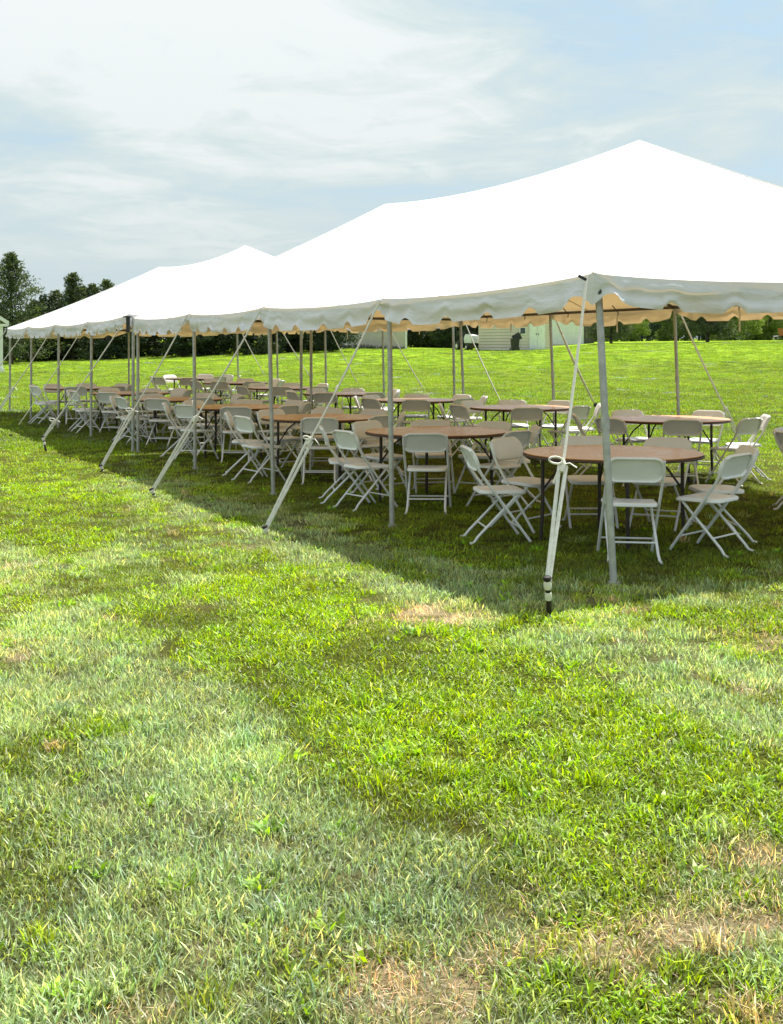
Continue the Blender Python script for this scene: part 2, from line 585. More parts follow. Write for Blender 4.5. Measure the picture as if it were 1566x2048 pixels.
def ground_mat():
    m, nt, b = new_mat("lawn_soil")
    a = nd(nt, 'ShaderNodeAttribute', attribute_name='tint')
    tc = nd(nt, 'ShaderNodeTexCoord')
    n = nd(nt, 'ShaderNodeTexNoise', i_Scale=34.0, i_Detail=10.0, i_Roughness=0.78)
    nt.links.new(tc.outputs['Object'], n.inputs['Vector'])
    v = ramp(nt, n.outputs[0], [(0.30, (.25, .24, .22)), (0.5, (.9, .9, .9)), (0.68, (1.7, 1.6, 1.4))])
    col = mixc(nt, 1.0, a.outputs['Color'], v, 'MULTIPLY')
    nt.links.new(col, b.inputs['Base Color'])
    b.inputs['Roughness'].default_value = .95
    b.inputs['Specular IOR Level'].default_value = .1
    bp = nd(nt, 'ShaderNodeBump', i_Strength=0.9, i_Distance=0.03)
    nt.links.new(n.outputs[0], bp.inputs['Height'])
    nt.links.new(bp.outputs[0], b.inputs['Normal'])
    return m


me.materials.append(ground_mat())
lawn = link(bpy.data.objects.new("lawn", me))
tag(lawn, kind='structure')

# ------------------------------------------------------------------ grass: clumps of blades spread over the lawn
M['grass'] = leaf_mat("grass_blades", None, None, transl=.48, attr='shade', instancer='tint')
protos = bpy.data.collections.new("grass_clumps")


def clump(name, n, rad, lmin, lmax, wmin, wmax, lean, curl, dry=0.1):
    rs = np.random.default_rng(abs(hash(name)) % 1000 if False else sum(map(ord, name)))
    r = rad * np.sqrt(rs.random(n)); th = rs.random(n) * 2 * math.pi
    p0 = np.stack([r * np.cos(th), r * np.sin(th), np.full(n, -.006)], -1)
    az = rs.random(n) * 2 * math.pi
    L = lmin + (lmax - lmin) * rs.random(n) ** 1.3
    w = wmin + (wmax - wmin) * rs.random(n)
    le = lean * (.25 + rs.random(n))
    d = np.stack([np.cos(az), np.sin(az), np.zeros(n)], -1)
    up = np.array([0, 0, 1.0])
    d1 = d * np.sin(le)[:, None] + up * np.cos(le)[:, None]
    le2 = np.minimum(le + curl * rs.random(n), 1.75)
    d2 = d * np.sin(le2)[:, None] + up * np.cos(le2)[:, None]
    p1 = p0 + d1 * (L * .55)[:, None]
    p2 = p1 + d2 * (L * .45)[:, None]
    fa = az + (rs.random(n) - .5) * 1.6
    side = np.stack([-np.sin(fa), np.cos(fa), np.zeros(n)], -1) * (w / 2)[:, None]
    V = np.stack([p0 - side * .7, p0 + side * .7, p1 + side, p1 - side, p2], 1).reshape(-1, 3)
    b = np.arange(n)[:, None] * 5
    F = [tuple(q) for q in (b + np.array([[0, 1, 2, 3]])).tolist()] + [tuple(q) for q in (b + np.array([[3, 2, 4]])).tolist()]
    me = bpy.data.meshes.new(name)
    me.from_pydata(V.tolist(), [], F)
    br = .35 + 1.2 * rs.random(n) ** 1.3
    c = np.stack([br * (1 + .22 * (rs.random(n) - .4)), br, br * (1 + .5 * (rs.random(n) - .4))], -1)
    dm = rs.random(n) < dry
    c[dm] = np.stack([1.7 * np.ones(n), 1.3 * np.ones(n), 1.6 * np.ones(n)], -1)[dm] * br[dm][:, None]
    c = np.repeat(c, 5, 0)
    at = me.color_attributes.new("shade", 'FLOAT_COLOR', 'POINT')
    at.data.foreach_set('color', np.concatenate([c, np.ones((len(c), 1))], 1).astype(np.float32).ravel())
    me.materials.append(M['grass'])
    o = bpy.data.objects.new(name, me)
    protos.objects.link(o)


# names are sorted by the collection node: the order below is alphabetical
clump("a_lush", 52, .10, .025, .058, .0038, .0072, .95, .9, .02)
clump("b_lush", 36, .09, .025, .068, .0050, .0092, 1.05, 1.0, .02)
clump("c_moss", 70, .10, .020, .048, .0020, .0040, .8, .7, .05)
clump("d_moss", 60, .11, .022, .055, .0022, .0045, .9, .8, .08)
clump("e_silver", 72, .10, .026, .064, .0022, .0046, .65, .8, .08)
clump("f_silver", 62, .09, .028, .074, .0026, .0056, .75, .9, .12)
clump("g_straw", 70, .11, .025, .075, .0014, .0030, 1.25, .8, .5)
clump("h_straw", 60, .11, .020, .060, .0016, .0034, 1.35, .6, .35)
clump("i_far", 150, .26, .030, .075, .0060, .0120, .75, .8, .06)
clump("j_far", 150, .28, .025, .065, .0060, .0120, .85, .7, .10)
clump("k_weed", 22, .045, .030, .070, .011, .019, 1.25, .8, .0)
clump("l_tuft", 60, .05, .045, .105, .0030, .0055, .55, .9, .06)

pts = []
for y0, y1, dens in ((2.2, 6.0, 270), (6.0, 10.0, 170), (10, 15, 85), (15, 24, 45), (24, 40, 15), (40, 60, 7.0), (60, 84, 4.5)):
    hw = .34 * y1 + 1.2
    n = int(dens * 2 * hw * (y1 - y0))
    p = np.stack([(rng.random(n) * 2 - 1) * hw, y0 + (y1 - y0) * rng.random(n)], -1)
    k = np.abs(p[:, 0]) < .34 * p[:, 1] + 1.2
    pts.append(p[k])
P = np.concatenate(pts)
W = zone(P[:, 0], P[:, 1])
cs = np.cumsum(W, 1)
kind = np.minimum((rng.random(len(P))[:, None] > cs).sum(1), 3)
# thin the dry patches so that straw and soil show
keep = rng.random(len(P)) < np.where(kind == 3, .9, 1.0) * (1 - .2 * W[:, 3])
P, W, kind = P[keep], W[keep], kind[keep]
n = len(P)
ind = kind * 2 + (rng.random(n) < .5)
xtra = rng.random(n)
ind = np.where((xtra < .022) & (kind != 3), 10, ind)
ind = np.where((xtra > .955) & (kind != 1), 11, ind)
farp = P[:, 1] > 20
ind = np.where(farp, 8 + (rng.random(n) < .5), ind)
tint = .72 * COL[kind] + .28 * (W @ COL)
tint *= (.78 + .44 * rng.random(n))[:, None]
tint *= (1 + .8 * (fbm(P[:, 0] * .8, P[:, 1] * .8, 700, 4) - .5))[:, None]
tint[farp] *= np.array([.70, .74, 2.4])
tint[ind == 10] = np.array([.30, .50, .01]) * (.7 + .5 * rng.random((ind == 10).sum()))[:, None]
hue = (rng.random(n) - .5) * .30
tint[:, 0] *= 1 + hue
tint[:, 2] *= 1 - hue
rotz = rng.random(n) * 2 * math.pi
sc = .75 + .45 * rng.random(n)
gm = bpy.data.meshes.new("grass")
gm.from_pydata(np.stack([P[:, 0], P[:, 1], terrain(P[:, 0], P[:, 1])], -1).tolist(), [], [])
for nm, ty, dat in (("pick", 'INT', ind.astype(np.int32)), ("size", 'FLOAT', sc.astype(np.float32))):
    a = gm.attributes.new(nm, ty, 'POINT')
    a.data.foreach_set('value', dat)
a = gm.attributes.new("turn", 'FLOAT_VECTOR', 'POINT')
a.data.foreach_set('vector', np.stack([(rng.random(n) - .5) * .25, (rng.random(n) - .5) * .25, rotz], -1).astype(np.float32).ravel())
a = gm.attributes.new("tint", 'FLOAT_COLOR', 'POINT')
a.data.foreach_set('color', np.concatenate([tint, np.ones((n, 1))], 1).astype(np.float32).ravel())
grass = link(bpy.data.objects.new("grass", gm))
tag(grass, "short mown turf of mixed green, silvery and straw coloured blades", "grass", kind='stuff')
gm.materials.append(M['grass'])
ng = bpy.data.node_groups.new("grass_spread", 'GeometryNodeTree')
ng.interface.new_socket(name="Geometry", in_out='INPUT', socket_type='NodeSocketGeometry')
ng.interface.new_socket(name="Geometry", in_out='OUTPUT', socket_type='NodeSocketGeometry')
gi = ng.nodes.new('NodeGroupInput'); go = ng.nodes.new('NodeGroupOutput')
iop = ng.nodes.new('GeometryNodeInstanceOnPoints')
ci = ng.nodes.new('GeometryNodeCollectionInfo')
ci.inputs['Collection'].default_value = protos
ci.inputs['Separate Children'].default_value = True
ci.inputs['Reset Children'].default_value = True
iop.inputs['Pick Instance'].default_value = True


def nattr(nm, ty):
    k = ng.nodes.new('GeometryNodeInputNamedAttribute')
    k.data_type = ty
    k.inputs['Name'].default_value = nm
    return k.outputs[0]


ng.links.new(gi.outputs[0], iop.inputs['Points'])
ng.links.new(ci.outputs[0], iop.inputs['Instance'])
ng.links.new(nattr("pick", 'INT'), iop.inputs['Instance Index'])
ng.links.new(nattr("turn", 'FLOAT_VECTOR'), iop.inputs['Rotation'])
ng.links.new(nattr("size", 'FLOAT'), iop.inputs['Scale'])
ng.links.new(iop.outputs[0], go.inputs[0])
md = grass.modifiers.new("spread", 'NODES')
md.node_group = ng
print("grass clumps", n)

# ------------------------------------------------------------------ tents
WV = Vector((5.25, 3.0, 0))          # across the tent, lawn side to field side
VAL = .225


class Tent:
    def __init__(s, near, eave, ridge, label, seed, lift):
        s.lift = lift
        s.near = [Vector((*p, 0)) for p in near]
        s.far = [p + WV for p in s.near]
        s.eave = eave
        s.seed = seed
        s.c1 = (s.near[1] + WV * .5); s.c2 = (s.near[3] + WV * .5)
        s.c1.z, s.c2.z = ridge
        s.label = label

    def along(s, pts, u):
        i = min(int(u), 3)
        return pts[i].lerp(pts[i + 1], u - i)

    def ez(s, u, far=False):
        """height of the eave: pushed up at the legs, hanging a little between them"""
        f = u - math.floor(u)
        e = s.eave + (s.lift * (1 - .05 * u) if far else 0)
        if not far:
            e += .07 * max(0, 1 - u)
        return e - .045 * math.sin(math.pi * f) ** .6

    def side(s, far, u, v):
        E = s.along(s.far if far else s.near, u)
        E.z = s.ez(u, far)
        t = min(max(u - 1, 0), 2) / 2
        T = s.c1.lerp(s.c2, t)
        T.z -= .125 * (1 - (2 * t - 1) ** 2) if 0 < t < 1 else 0
        p = E.lerp(T, v)
        p.z -= .05 * 4 * v * (1 - v)
        return p

    def end(s, back, q, v):
        a, b = (s.near[4], s.far[4]) if back else (s.near[0], s.far[0])
        ea, eb = (s.ez(4), s.ez(4, True)) if back else (s.ez(0), s.ez(0, True))
        E = a.lerp(b, q)
        E.z = lerp(ea, eb, q) - .05 * abs(math.sin(2 * math.pi * q)) ** .6
        T = s.c2 if back else s.c1
        p = E.lerp(T, v)
        p.z -= .05 * 4 * v * (1 - v)
        return p

    def wrink(s, d, v, L, legs, k):
        """creases of the cloth, d metres along the eave: loose ripples, pulls fanning out from each leg, folds along the hips"""
        d = np.asarray(d, float); v = np.asarray(v, float)
        fade = np.minimum(1, v * 8) * np.minimum(1, (1 - v) * 4)
        n = fbm(d * .75 + k * 7, v * 1.5, s.seed + k, 3) - .5
        r = 1 - abs(2 * fbm(d * .6 + v * .6 + k * 3, v * .8, s.seed + k + 40, 2) - 1)
        z = n * .06 * (.3 + .7 * (1 - v)) + .05 * (r - .8) * (1 - v) ** 2
        up = v * 3.3
        for i in range(legs + 1):
            x = d - L * i / legs
            rr = np.hypot(x, up)
            th = np.arctan2(x, up + .12)
            ph = 3.1 * math.sin(s.seed + i * 2.3 + k)
            z = z + .026 * np.cos(th * (9 + 2 * math.sin(i + k)) + ph) ** 3 * np.minimum(1, rr / .3) * np.exp(-(rr / (.8 + .3 * math.sin(i * 1.7 + k))) ** 2)
        for h in (d, L - d):
            dist = h * (1 - v)
            z = z + .016 * np.cos(dist * 24 + 4 * fbm(v * 3, h * 0, s.seed + k + 9, 2)) * np.exp(-(dist / .38) ** 2) * sstep(.0, .3, v) * fbm(v * 4 + k, h * .3, s.seed + 77, 2) * 1.5
        edge = np.minimum(1, np.minimum(d, L - d) * (1 - .0 * v) / .25)
        return z * fade * edge

    def build(s):
        root = empty("frame_tent", (s.near[0].x, s.near[0].y, 0))
        tag(root, s.label, "tent", "white frame tents on the lawn")
        off = Vector((s.near[0].x, s.near[0].y, 0))
        # roof
        m = MB()
        NU, NV = 240, 46
        dd, vv = np.meshgrid(np.linspace(0, 12.2, NU + 1), np.linspace(0, 1, NV + 1), indexing='ij')
        for far in (False, True):
            wz = s.wrink(dd, vv, 12.2, 4, 1 + far)
            vs = []
            for i in range(NU + 1):
                for j in range(NV + 1):
                    p = s.side(far, 4 * i / NU, j / NV)
                    p.z += wz[i, j]
                    vs.append(p - off)
            fs = [(i * (NV + 1) + j, (i + 1) * (NV + 1) + j, (i + 1) * (NV + 1) + j + 1, i * (NV + 1) + j + 1) for i in range(NU) for j in range(NV)]
            m.add(vs, fs if not far else [f[::-1] for f in fs])
        NU = 120
        dd, vv = np.meshgrid(np.linspace(0, 6.05, NU + 1), np.linspace(0, 1, NV + 1), indexing='ij')
        for back in (False, True):
            wz = s.wrink(dd, vv, 6.05, 2, 4 + back)
            vs = []
            for i in range(NU + 1):
                for j in range(NV + 1):
                    p = s.end(back, i / NU, j / NV)
                    p.z += wz[i, j]
                    vs.append(p - off)
            fs = [(i * (NV + 1) + j, (i + 1) * (NV + 1) + j, (i + 1) * (NV + 1) + j + 1, i * (NV + 1) + j + 1) for i in range(NU) for j in range(NV)]
            m.add(vs, fs if back else [f[::-1] for f in fs])
        roof = m.build("roof", M['canvas'], root, angle=70)
        # lapped seams: narrow strips of cloth lying 3 mm proud of the panels, and a binding on each hip
        for far in (False, True):
            for u in (0, .67, 1.33, 2, 2.67, 3.33, 4):
                hw = .028
                vs = []
                for j in range(27):
                    v = j / 26 * .985
                    for du in (-hw, hw):
                        uu = min(max(u + du / 3.06 * 1.0, 0), 4)
                        p = s.side(far, uu, v)
                        p.z += float(s.wrink(uu * 3.05, v, 12.2, 4, 1 + far)) + .004
                        if u in (0, 4):
                            p.z += .002
                        vs.append(p - off)
                fs = [(2 * j, 2 * j + 1, 2 * j + 3, 2 * j + 2) for j in range(26)]
                MB().add(vs, fs).build("seam", M['canvas'], root)
        # valance: one hanging strip for each edge, scalloped below
        for name, fn, L, outw, poles in (("near", lambda t: s.side(False, 4 * t, 0), 12.2, -WV.normalized(), 4),
                                         ("far", lambda t: s.side(True, 4 * t, 0), 12.2, WV.normalized(), 4),
                                         ("front", lambda t: s.end(False, t, 0), 6.05, Vector((.4547, -.8907, 0)), 2),
                                         ("back", lambda t: s.end(True, t, 0), 6.05, Vector((-.4547, .8907, 0)), 2)):
            m = MB()
            n = int(L / .024)
            rows = 9
            vs = []
            sd = s.seed + len(name) * 3
            for i in range(n + 1):
                t = i / n
                p = fn(t)
                d = t * L
                ph = (d / .61 + .35) % 1.0
                notch = .062 * max(0, 1 - abs(ph - .5) / .16) ** .55
                fp = abs(((t * poles) + .5) % 1.0 - .5) * L / poles      # distance to a leg
                lift = .075 * math.exp(-(fp / .22) ** 2)
                for j in range(rows + 1):
                    k = j / rows
                    wv = (float(fbm(d * 1.1 + 3, k * 2.0, sd, 4)) - .5) * .13
                    wv += (float(fbm(d * .5 + k * 1.6, k * 5, sd + 9, 3)) - .5) * .08
                    tent = math.exp(-(fp / .35) ** 2)
                    fold = .035 * tent * math.cos(fp * 22 + k * 2) * k
                    q = p + outw * (.012 + (wv + .035) * (k ** .8) * (1 - .4 * tent) + fold)
                    edge = max(0.0, min(1, t * L / .15, (1 - t) * L / .15))
                    q = p.lerp(q, edge)
                    drop = VAL - notch * min(1, edge) - lift * edge
                    q.z = p.z - .002 - drop * k + (float(fbm(d * .9, 0, sd + 5, 2)) - .5) * .04 * k
                    vs.append(q - off)
            fs = [(i * (rows + 1) + j, i * (rows + 1) + j + 1, (i + 1) * (rows + 1) + j + 1, (i + 1) * (rows + 1) + j) for i in range(n) for j in range(rows)]
            m.add(vs, fs)
            m.build("valance", M['canvas'], root, angle=80)
        # frame: eave pipes, rafters and ridge just under the cloth
        def pipe(name, fn, a, b, drop, r=.021, k=14):
            mm = MB()
            mm.tube([fn(lerp(a, b, i / k)) + Vector((0, 0, -drop)) - off for i in range(k + 1)], r, 8)
            mm.build(name, M['dark_steel'], root)
        for far in (False, True):
            inw = WV.normalized() * (-.05 if far else .05)
            for b in range(4):
                mm = MB()
                A, B = s.side(far, b, 0), s.side(far, b + .999, 0)
                B = s.along(s.far if far else s.near, b + 1); A.z, B.z = s.eave - .06 + (s.lift * (1 - .05 * b) if far else 0), s.eave - .06 + (s.lift * (1 - .05 * b - .05) if far else 0)
                mm.tube([A + inw - off, B + inw - off], .021, 8)
                mm.build("eave_pipe", M['dark_steel'], root)
            for u in (0, 1, 2, 3, 4):
                pipe("rafter", lambda v, u=u, far=far: s.side(far, u, v), .02, .985, .075)
        for back in (False, True):
            a, b = (s.near[4], s.far[4]) if back else (s.near[0], s.far[0])
            inw = Vector((.4547, -.8907, 0)) * (.05 if back else -.05)
            zf = s.lift * (.8 if back else 1)
            for h0, h1 in ((0, .5), (.5, 1)):
                z = Vector((0, 0, s.eave - .06 + zf * (h0 + .25)))
                MB().tube([a.lerp(b, h0) + inw + z - off, a.lerp(b, h1) + inw + z - off], .021, 8).build("eave_pipe", M['dark_steel'], root)
            pipe("rafter", lambda v, back=back: s.end(back, .5, v), .02, .985, .075)
        pipe("ridge_pipe", lambda u: s.side(False, u, 1), 1, 3, .07)
        # ties that lash the cloth to the far eave pipe
        for u in np.arange(.3, 4, .42):
            if abs(u - round(u)) < .12:
                continue
            e = s.side(True, float(u), 0)
            iw = -WV.normalized()
            mm = MB()
            mm.tube([e + iw * .16 + Vector((0, 0, .05)) - off, e + iw * .05 + Vector((0, 0, -.05)) - off, e + iw * .055 + Vector((0, 0, -.10)) - off], .008, 5)
            mm.build("lashing", M['dark_steel'], root)
        for u in (.42, 1.55, 2.4, 3.38):
            e = s.side(True, u, 0)
            b = e - WV.normalized() * .07
            MB().box(b + Vector((0, 0, -.22)) - off, (.022, .006, .20 + .08 * math.sin(u * 9))).build("hanging_tie", M['strap'], root)
        return root


def leg(root, base, top, r=.024):
    off = root.location
    a = Vector((base[0], base[1], tz(*base[:2]) - .03)); b = Vector(top)
    m = MB()
    m.tube([a - off, a.lerp(b, .5) - off, b - off], r, 14)
    p = m.build("leg", M['steel'], root)
    d = (b - a)
    c = a.lerp(b, .55)
    MB().tube([c - d.normalized() * .045 - off, c + d.normalized() * .045 - off], r + .005, 14).build("sleeve", M['steel'], p)
    k = a.lerp(b, .30) - off
    MB().tube([k + Vector((r + .004, -.004, 0)), k + Vector((r + .022, -.010, 0))], .006, 6).build("pin", M['steel'], p)
    MB().tube([a - off + Vector((0, 0, .02)), a - off + Vector((0, 0, .05))], r + .018, 14).build("foot_plate", M['steel'], p)
    return p


nearA = [(1.39, 8.59), (-.08, 11.36), (-1.42, 13.86), (-2.72, 16.8), (-4.0, 19.38)]
nearB = [(-4.12, 19.62), (-5.41, 22.25), (-6.72, 24.98), (-8.05, 27.7), (-9.36, 30.45)]
tentA = Tent(nearA, 2.085, (3.77, 3.73), "big white tent in front, its corner pole by the nearest brown table", 3, .16)
tentB = Tent(nearB, 2.085, (3.56, 3.50), "white tent standing end to end behind the front tent, toward the conifers", 60, .13)
rootA, rootB = tentA.build(), tentB.build()
WN = WV.normalized()
UN = Vector((-.4547, .8907, 0))
lean = [(.145, .04), (.085, 0), (.11, 0), (.08, 0), (.07, 0)]
for i in range(5):
    p = tentA.near[i]; e = tentA.ez(i)
    leg(rootA, (p.x + lean[i][0], p.y + lean[i][1]), (p.x + (.06 if i == 0 else .06), p.y + (.17 if i == 0 else .04), e - (.11 if i == 0 else .05)), .026 if i == 0 else .023)
    p = tentB.near[i]; e = tentB.ez(i)
    leg(rootB, (p.x + .06, p.y), (p.x + .06, p.y + .04, e - .05))
    for T, rt in ((tentA, rootA), (tentB, rootB)):
        p = T.far[i]; e = T.ez(i, True)
        leg(rt, (p.x + .02 + (.05 if T is tentA else 0), p.y), (p.x - .02, p.y - .02, e - .03), .022)
for T, rt in ((tentA, rootA), (tentB, rootB)):
    for back in (False, True):
        a, b = (T.near[4], T.far[4]) if back else (T.near[0], T.far[0])
        c = a.lerp(b, .5) + UN * (-.08 if back else .08)
        leg(rt, (c.x, c.y), (c.x, c.y, T.eave + .02))
# black boxes standing in for the shaded gap between the tents' valances
mm = MB()
j = (tentA.near[4] + tentB.near[0]) * .5 - WN * .05
mm.box(Vector((j.x, j.y, 1.98)) - rootA.location, (.055, .05, .24))
mm.box(Vector((j.x - .01, j.y, 2.105)) - rootA.location, (.12, .09, .02))
mm.build("joint_gap_dark", M['black'], rootA, smooth=False)
MB().box(Vector((1.30, 8.52, 2.115)) - rootA.location, (.06, .02, .018), Matrix.Rotation(.5, 3, 'Y')).build("corner_buckle", M['black'], rootA, smooth=False)

# ------------------------------------------------------------------ guy lines and stakes
def guy(top, ground, frac, label, style, group, slabel, sgroup, head=.25, bow=True):
    """thin rope from the eave to a knot at frac of the way, wide webbing from there to the stake"""
    gz = tz(*ground)
    sx, sy = ground
    top = Vector(top)
    out = Vector((sx - top.x, sy - top.y, 0)).normalized()
    sp = Vector((sx, sy, gz - .12))
    st = Vector((sx, sy, gz)) - out * (-.05) + Vector((0, 0, head)) + out * .03
    root = empty("guy_line", (sx, sy, gz))
    tag(root, label, "guy line", group)
    off = root.location
    foot = st.lerp(sp, .10)
    knot = top.lerp(foot, frac)
    if style == 'sag':
        knot = knot + Vector((0, 0, -.10))
    k = 10
    sagf = lambda t: Vector((0, 0, -.03 * 4 * t * (1 - t)))
    r1 = .0085 if style == 'rope' else .010
    r1 = .0085 if style == 'thin' else r1
    if 'field' in label:
        r1 *= 1.3
    if style == 'sag':
        MB().tube([top.lerp(knot, i / k) + sagf(i / k) * 2 - off for i in range(k + 1)], [.018 + .012 * math.sin(3.14 * i / k) for i in range(k + 1)], 8, flat=.4).build("webbing", M['strap'], root)
        MB().tube([knot.lerp(foot, i / 5) - off for i in range(6)], .010, 7).build("rope", M['rope'], root)
        MB().box(knot - off, (.05, .04, .07)).build("buckle", M['black'], root, smooth=False)
    else:
        MB().tube([top.lerp(knot, i / k) + sagf(i / k) - off for i in range(k + 1)], r1, 8).build("rope", M['rope'], root)
        d = (foot - knot)
        sidev = d.normalized().cross(Vector((0, 1, 0))).normalized()
        if style != 'thin':
            m = MB()
            for sgn in (-1, 1):
                w = [.0125] * 9
                path = []
                for i in range(9):
                    t = i / 8
                    path.append(knot.lerp(foot, t) + sidev * sgn * (.014 * (1 - t) ** 1.3 + .008) - off)
                m.tube(path, w, 8, flat=.4, up=(0, 1, 0))
            m.build("webbing", M['strap'], root)
            m = MB()
            m.tube([knot - d.normalized() * .03 - off, knot + d.normalized() * .0 - off, knot + d.normalized() * .05 - off], [.013, .022, .017], 8)
            m.build("knot", M['rope'], root)
            if bow:
                m = MB()
                c = knot - off
                k_ = 1.0 if group.endswith('lawn side') and head > .2 else random.uniform(.5, .95)
                tw = random.uniform(-.6, .6)
                ring = [c + Vector(((-.045 + .045 * math.cos(a)) * k_, -.015, (.03 + .022 * math.sin(a) + tw * .02 * math.cos(a)) * k_)) for a in np.linspace(0, 6.0, 12)]
                if random.random() < .6 or k_ == 1.0:
                    m.tube(ring, .007, 6)
                m.tube([c, c + Vector((-.03, -.02, -.03)) * k_, c + Vector((-.075 * random.uniform(.3, 1.1), -.02, -.115)) * k_], [.008, .011, .012], 6, flat=.5)
                if random.random() < .6:
                    m.tube([c, c + Vector((.04, -.015, .012)), c + Vector((.085, -.02, random.uniform(-.05, .01)))], [.009, .010, .010], 6, flat=.5)
                m.build("bow", M['strap'], root)
    if style != 'thin':
        m = MB()
        dd = (sp - st).normalized()
        m.tube([foot - dd * .022 - off, foot - dd * .008 - off, foot + dd * .012 - off, foot + dd * .03 - off], [.020, .025, .025, .021], 10)
        m.tube([foot + dd * .050 - off, foot + dd * .06 - off, foot + dd * .085 - off, foot + dd * .10 - off], [.018, .021, .021, .018], 10)
        m.build("loop", M['strap'], root)
    # the stake
    t = empty("tent_stake", (sx, sy, gz))
    tag(t, slabel, "stake", sgroup)
    m = MB()
    d = (st - sp).normalized()
    m.tube([sp - off, st - off], .0165, 10)
    m.build("shaft", M['iron'], t)
    m = MB()
    m.tube([st - d * .012 - off, st + d * .004 - off, st + d * .014 - off], [.022, .028, .020], 12)
    m.build("head", M['iron'], t)


ORD = ["first", "second", "third", "fourth", "fifth", "sixth", "seventh", "eighth", "ninth"]
nearP = [Vector((p.x, p.y, tentA.ez(i) - .02)) for i, p in enumerate(tentA.near)][:4] + \
        [Vector((p.x, p.y, tentB.ez(i) - .04)) for i, p in enumerate(tentB.near)]
nearS = [(.97, 7.62), (-1.03, 10.90), (-2.57, 13.80), (-3.76, 16.5), (-5.36, 19.5), (-6.68, 22.2), (-7.95, 24.9), (-9.4, 27.4), (-10.6, 30.2)]
nfr = [.64, .62, .60, .64, .86, .9, .62, .6, .6]
nst = ['wide', 'wide', 'wide', 'wide', 'wide', 'thin', 'wide', 'wide', 'wide']
for i in range(9):
    tp = nearP[i] - WN * .03
    if i == 0:
        tp = tp + Vector((-.03, -.04, -.01))
        lab, sl = "cream guy line with a bow, at the corner pole nearest the viewer", "black iron stake with white webbing in front of the corner pole"
    else:
        lab = "cream guy line on the lawn side, %s along from the corner pole" % ORD[i]
        sl = "black iron stake under the %s guy line on the lawn side" % ORD[i]
    guy(tp, nearS[i], nfr[i], lab, nst[i], "guy lines on the lawn side", sl, "stakes on the lawn side", head=.24 if i in (0, 4) else .07, bow=i not in (5,))
farP = [Vector((p.x, p.y, tentA.ez(i, True) - .03)) for i, p in enumerate(tentA.far)] + [Vector((p.x, p.y, tentB.ez(i, True) - .03)) for i, p in enumerate(tentB.far)][1:]
for i, p in enumerate(farP):
    if i < 1:
        continue
    g = (p.x + 1.05 + .1 * math.sin(i * 3), p.y + .45 + .2 * math.cos(i * 2))
    guy(p + WN * .03, g, .72 if i == 4 else .66, "guy line on the field side, %s along from the viewer's end" % ORD[i],
        'sag' if i in (3, 4) else ('wide' if i in (1, 2) else 'thin'), "guy lines on the field side",
        "black stake under the %s guy line on the field side" % ORD[i], "stakes on the field side", head=.10, bow=i in (3,))

# ------------------------------------------------------------------ folding chair
def outline(w, h, r, n=6, wtop=None, bow=0.0):
    """rounded rectangle, centred; bow lifts the middle of the top and bottom edges"""
    pts = []
    wt = wtop or w
    for cx, cy, a0 in ((1, 1, 0), (-1, 1, 90), (-1, -1, 180), (1, -1, 270)):
        ww = wt if cy > 0 else w
        for k in range(n + 1):
            a = R(a0 + 90 * k / n)
            x = cx * (ww / 2 - r) + r * math.cos(a)
            y = cy * (h / 2 - r) + r * math.sin(a)
            pts.append((x, y))
    return [(x, y + bow * (1 - (2 * x / w) ** 2) * (1 if y > 0 else .6)) for x, y in pts]


def make_chair():
    root = empty("folding_chair")
    # seat, front toward +y
    o = outline(.385, .395, .075, 5, wtop=.415)
    m = MB()
    L = []
    for sc_, z in ((.55, .432), (.90, .441), (.97, .440), (1.0, .432), (1.0, .414), (.975, .410), (.94, .421)):
        L.append([(x * sc_, y * sc_ + .035, z - .012 * max(0, y / .2) ** 3) for x, y in o])
    m.loops(L)
    m.build("seat", M['plastic'], root, angle=50)
    # backrest: panel with a proud rim at the rear
    o = outline(.455, .20, .085, 6, bow=.016)
    P0, P1 = Vector((0, -.165, .60)), Vector((0, -.240, .795))
    dz = (P1 - P0).normalized()
    nrm = Vector((0, dz.z, -dz.y))      # toward the sitter
    mid = (P0 + P1) * .5
    m = MB()
    L = []
    for sc_, dp in ((.6, .010), (.93, .012), (1.0, .004), (1.0, -.018), (.985, -.024), (.94, -.024), (.915, -.006), (.5, -.004)):
        lp = []
        for x, y in o:
            p = mid + dz * (y * (1 - (1 - sc_) * (.455 / .2) * .55 if sc_ > .8 else sc_)) + Vector((x * sc_, 0, 0)) + nrm * (dp + .45 * ((x * sc_) ** 2) - .012)
            lp.append(p)
        L.append(lp)
    m.loops(L)
    m.build("backrest", M['plastic'], root, angle=50)
    for s in (-1, 1):
        x = s * .213
        MB().tube([(x * .99, -.243, .775), (x, -.20, .665), (x, -.155, .575), (x, -.055, .435), (x, .235, .03), (x, .25, .008)], .0118, 8).build("leg", M['chair_tube'], root)
        x = s * .182
        MB().tube([(x, .165, .412), (x, .10, .345), (x * 1.02, -.19, .06), (x * 1.06, -.225, .015), (x * 1.1, -.262, .006)], .0112, 8).build("leg", M['chair_tube'], root)
    MB().tube([(-.213, .168, .125), (.213, .168, .125)], .008, 7).build("stretcher", M['chair_tube'], root)
    MB().tube([(-.184, -.115, .134), (.184, -.115, .134)], .008, 7).build("stretcher", M['chair_tube'], root)
    m = MB()
    m.tube([(-.182, .165, .405), (.182, .165, .405)], .009, 7)
    m.build("seat_bar", M['chair_tube'], root)
    m = MB()
    m.tube([(-.19, -.055, .405), (.19, -.055, .405)], .009, 7)
    m.build("seat_bar", M['chair_tube'], root)
    return root


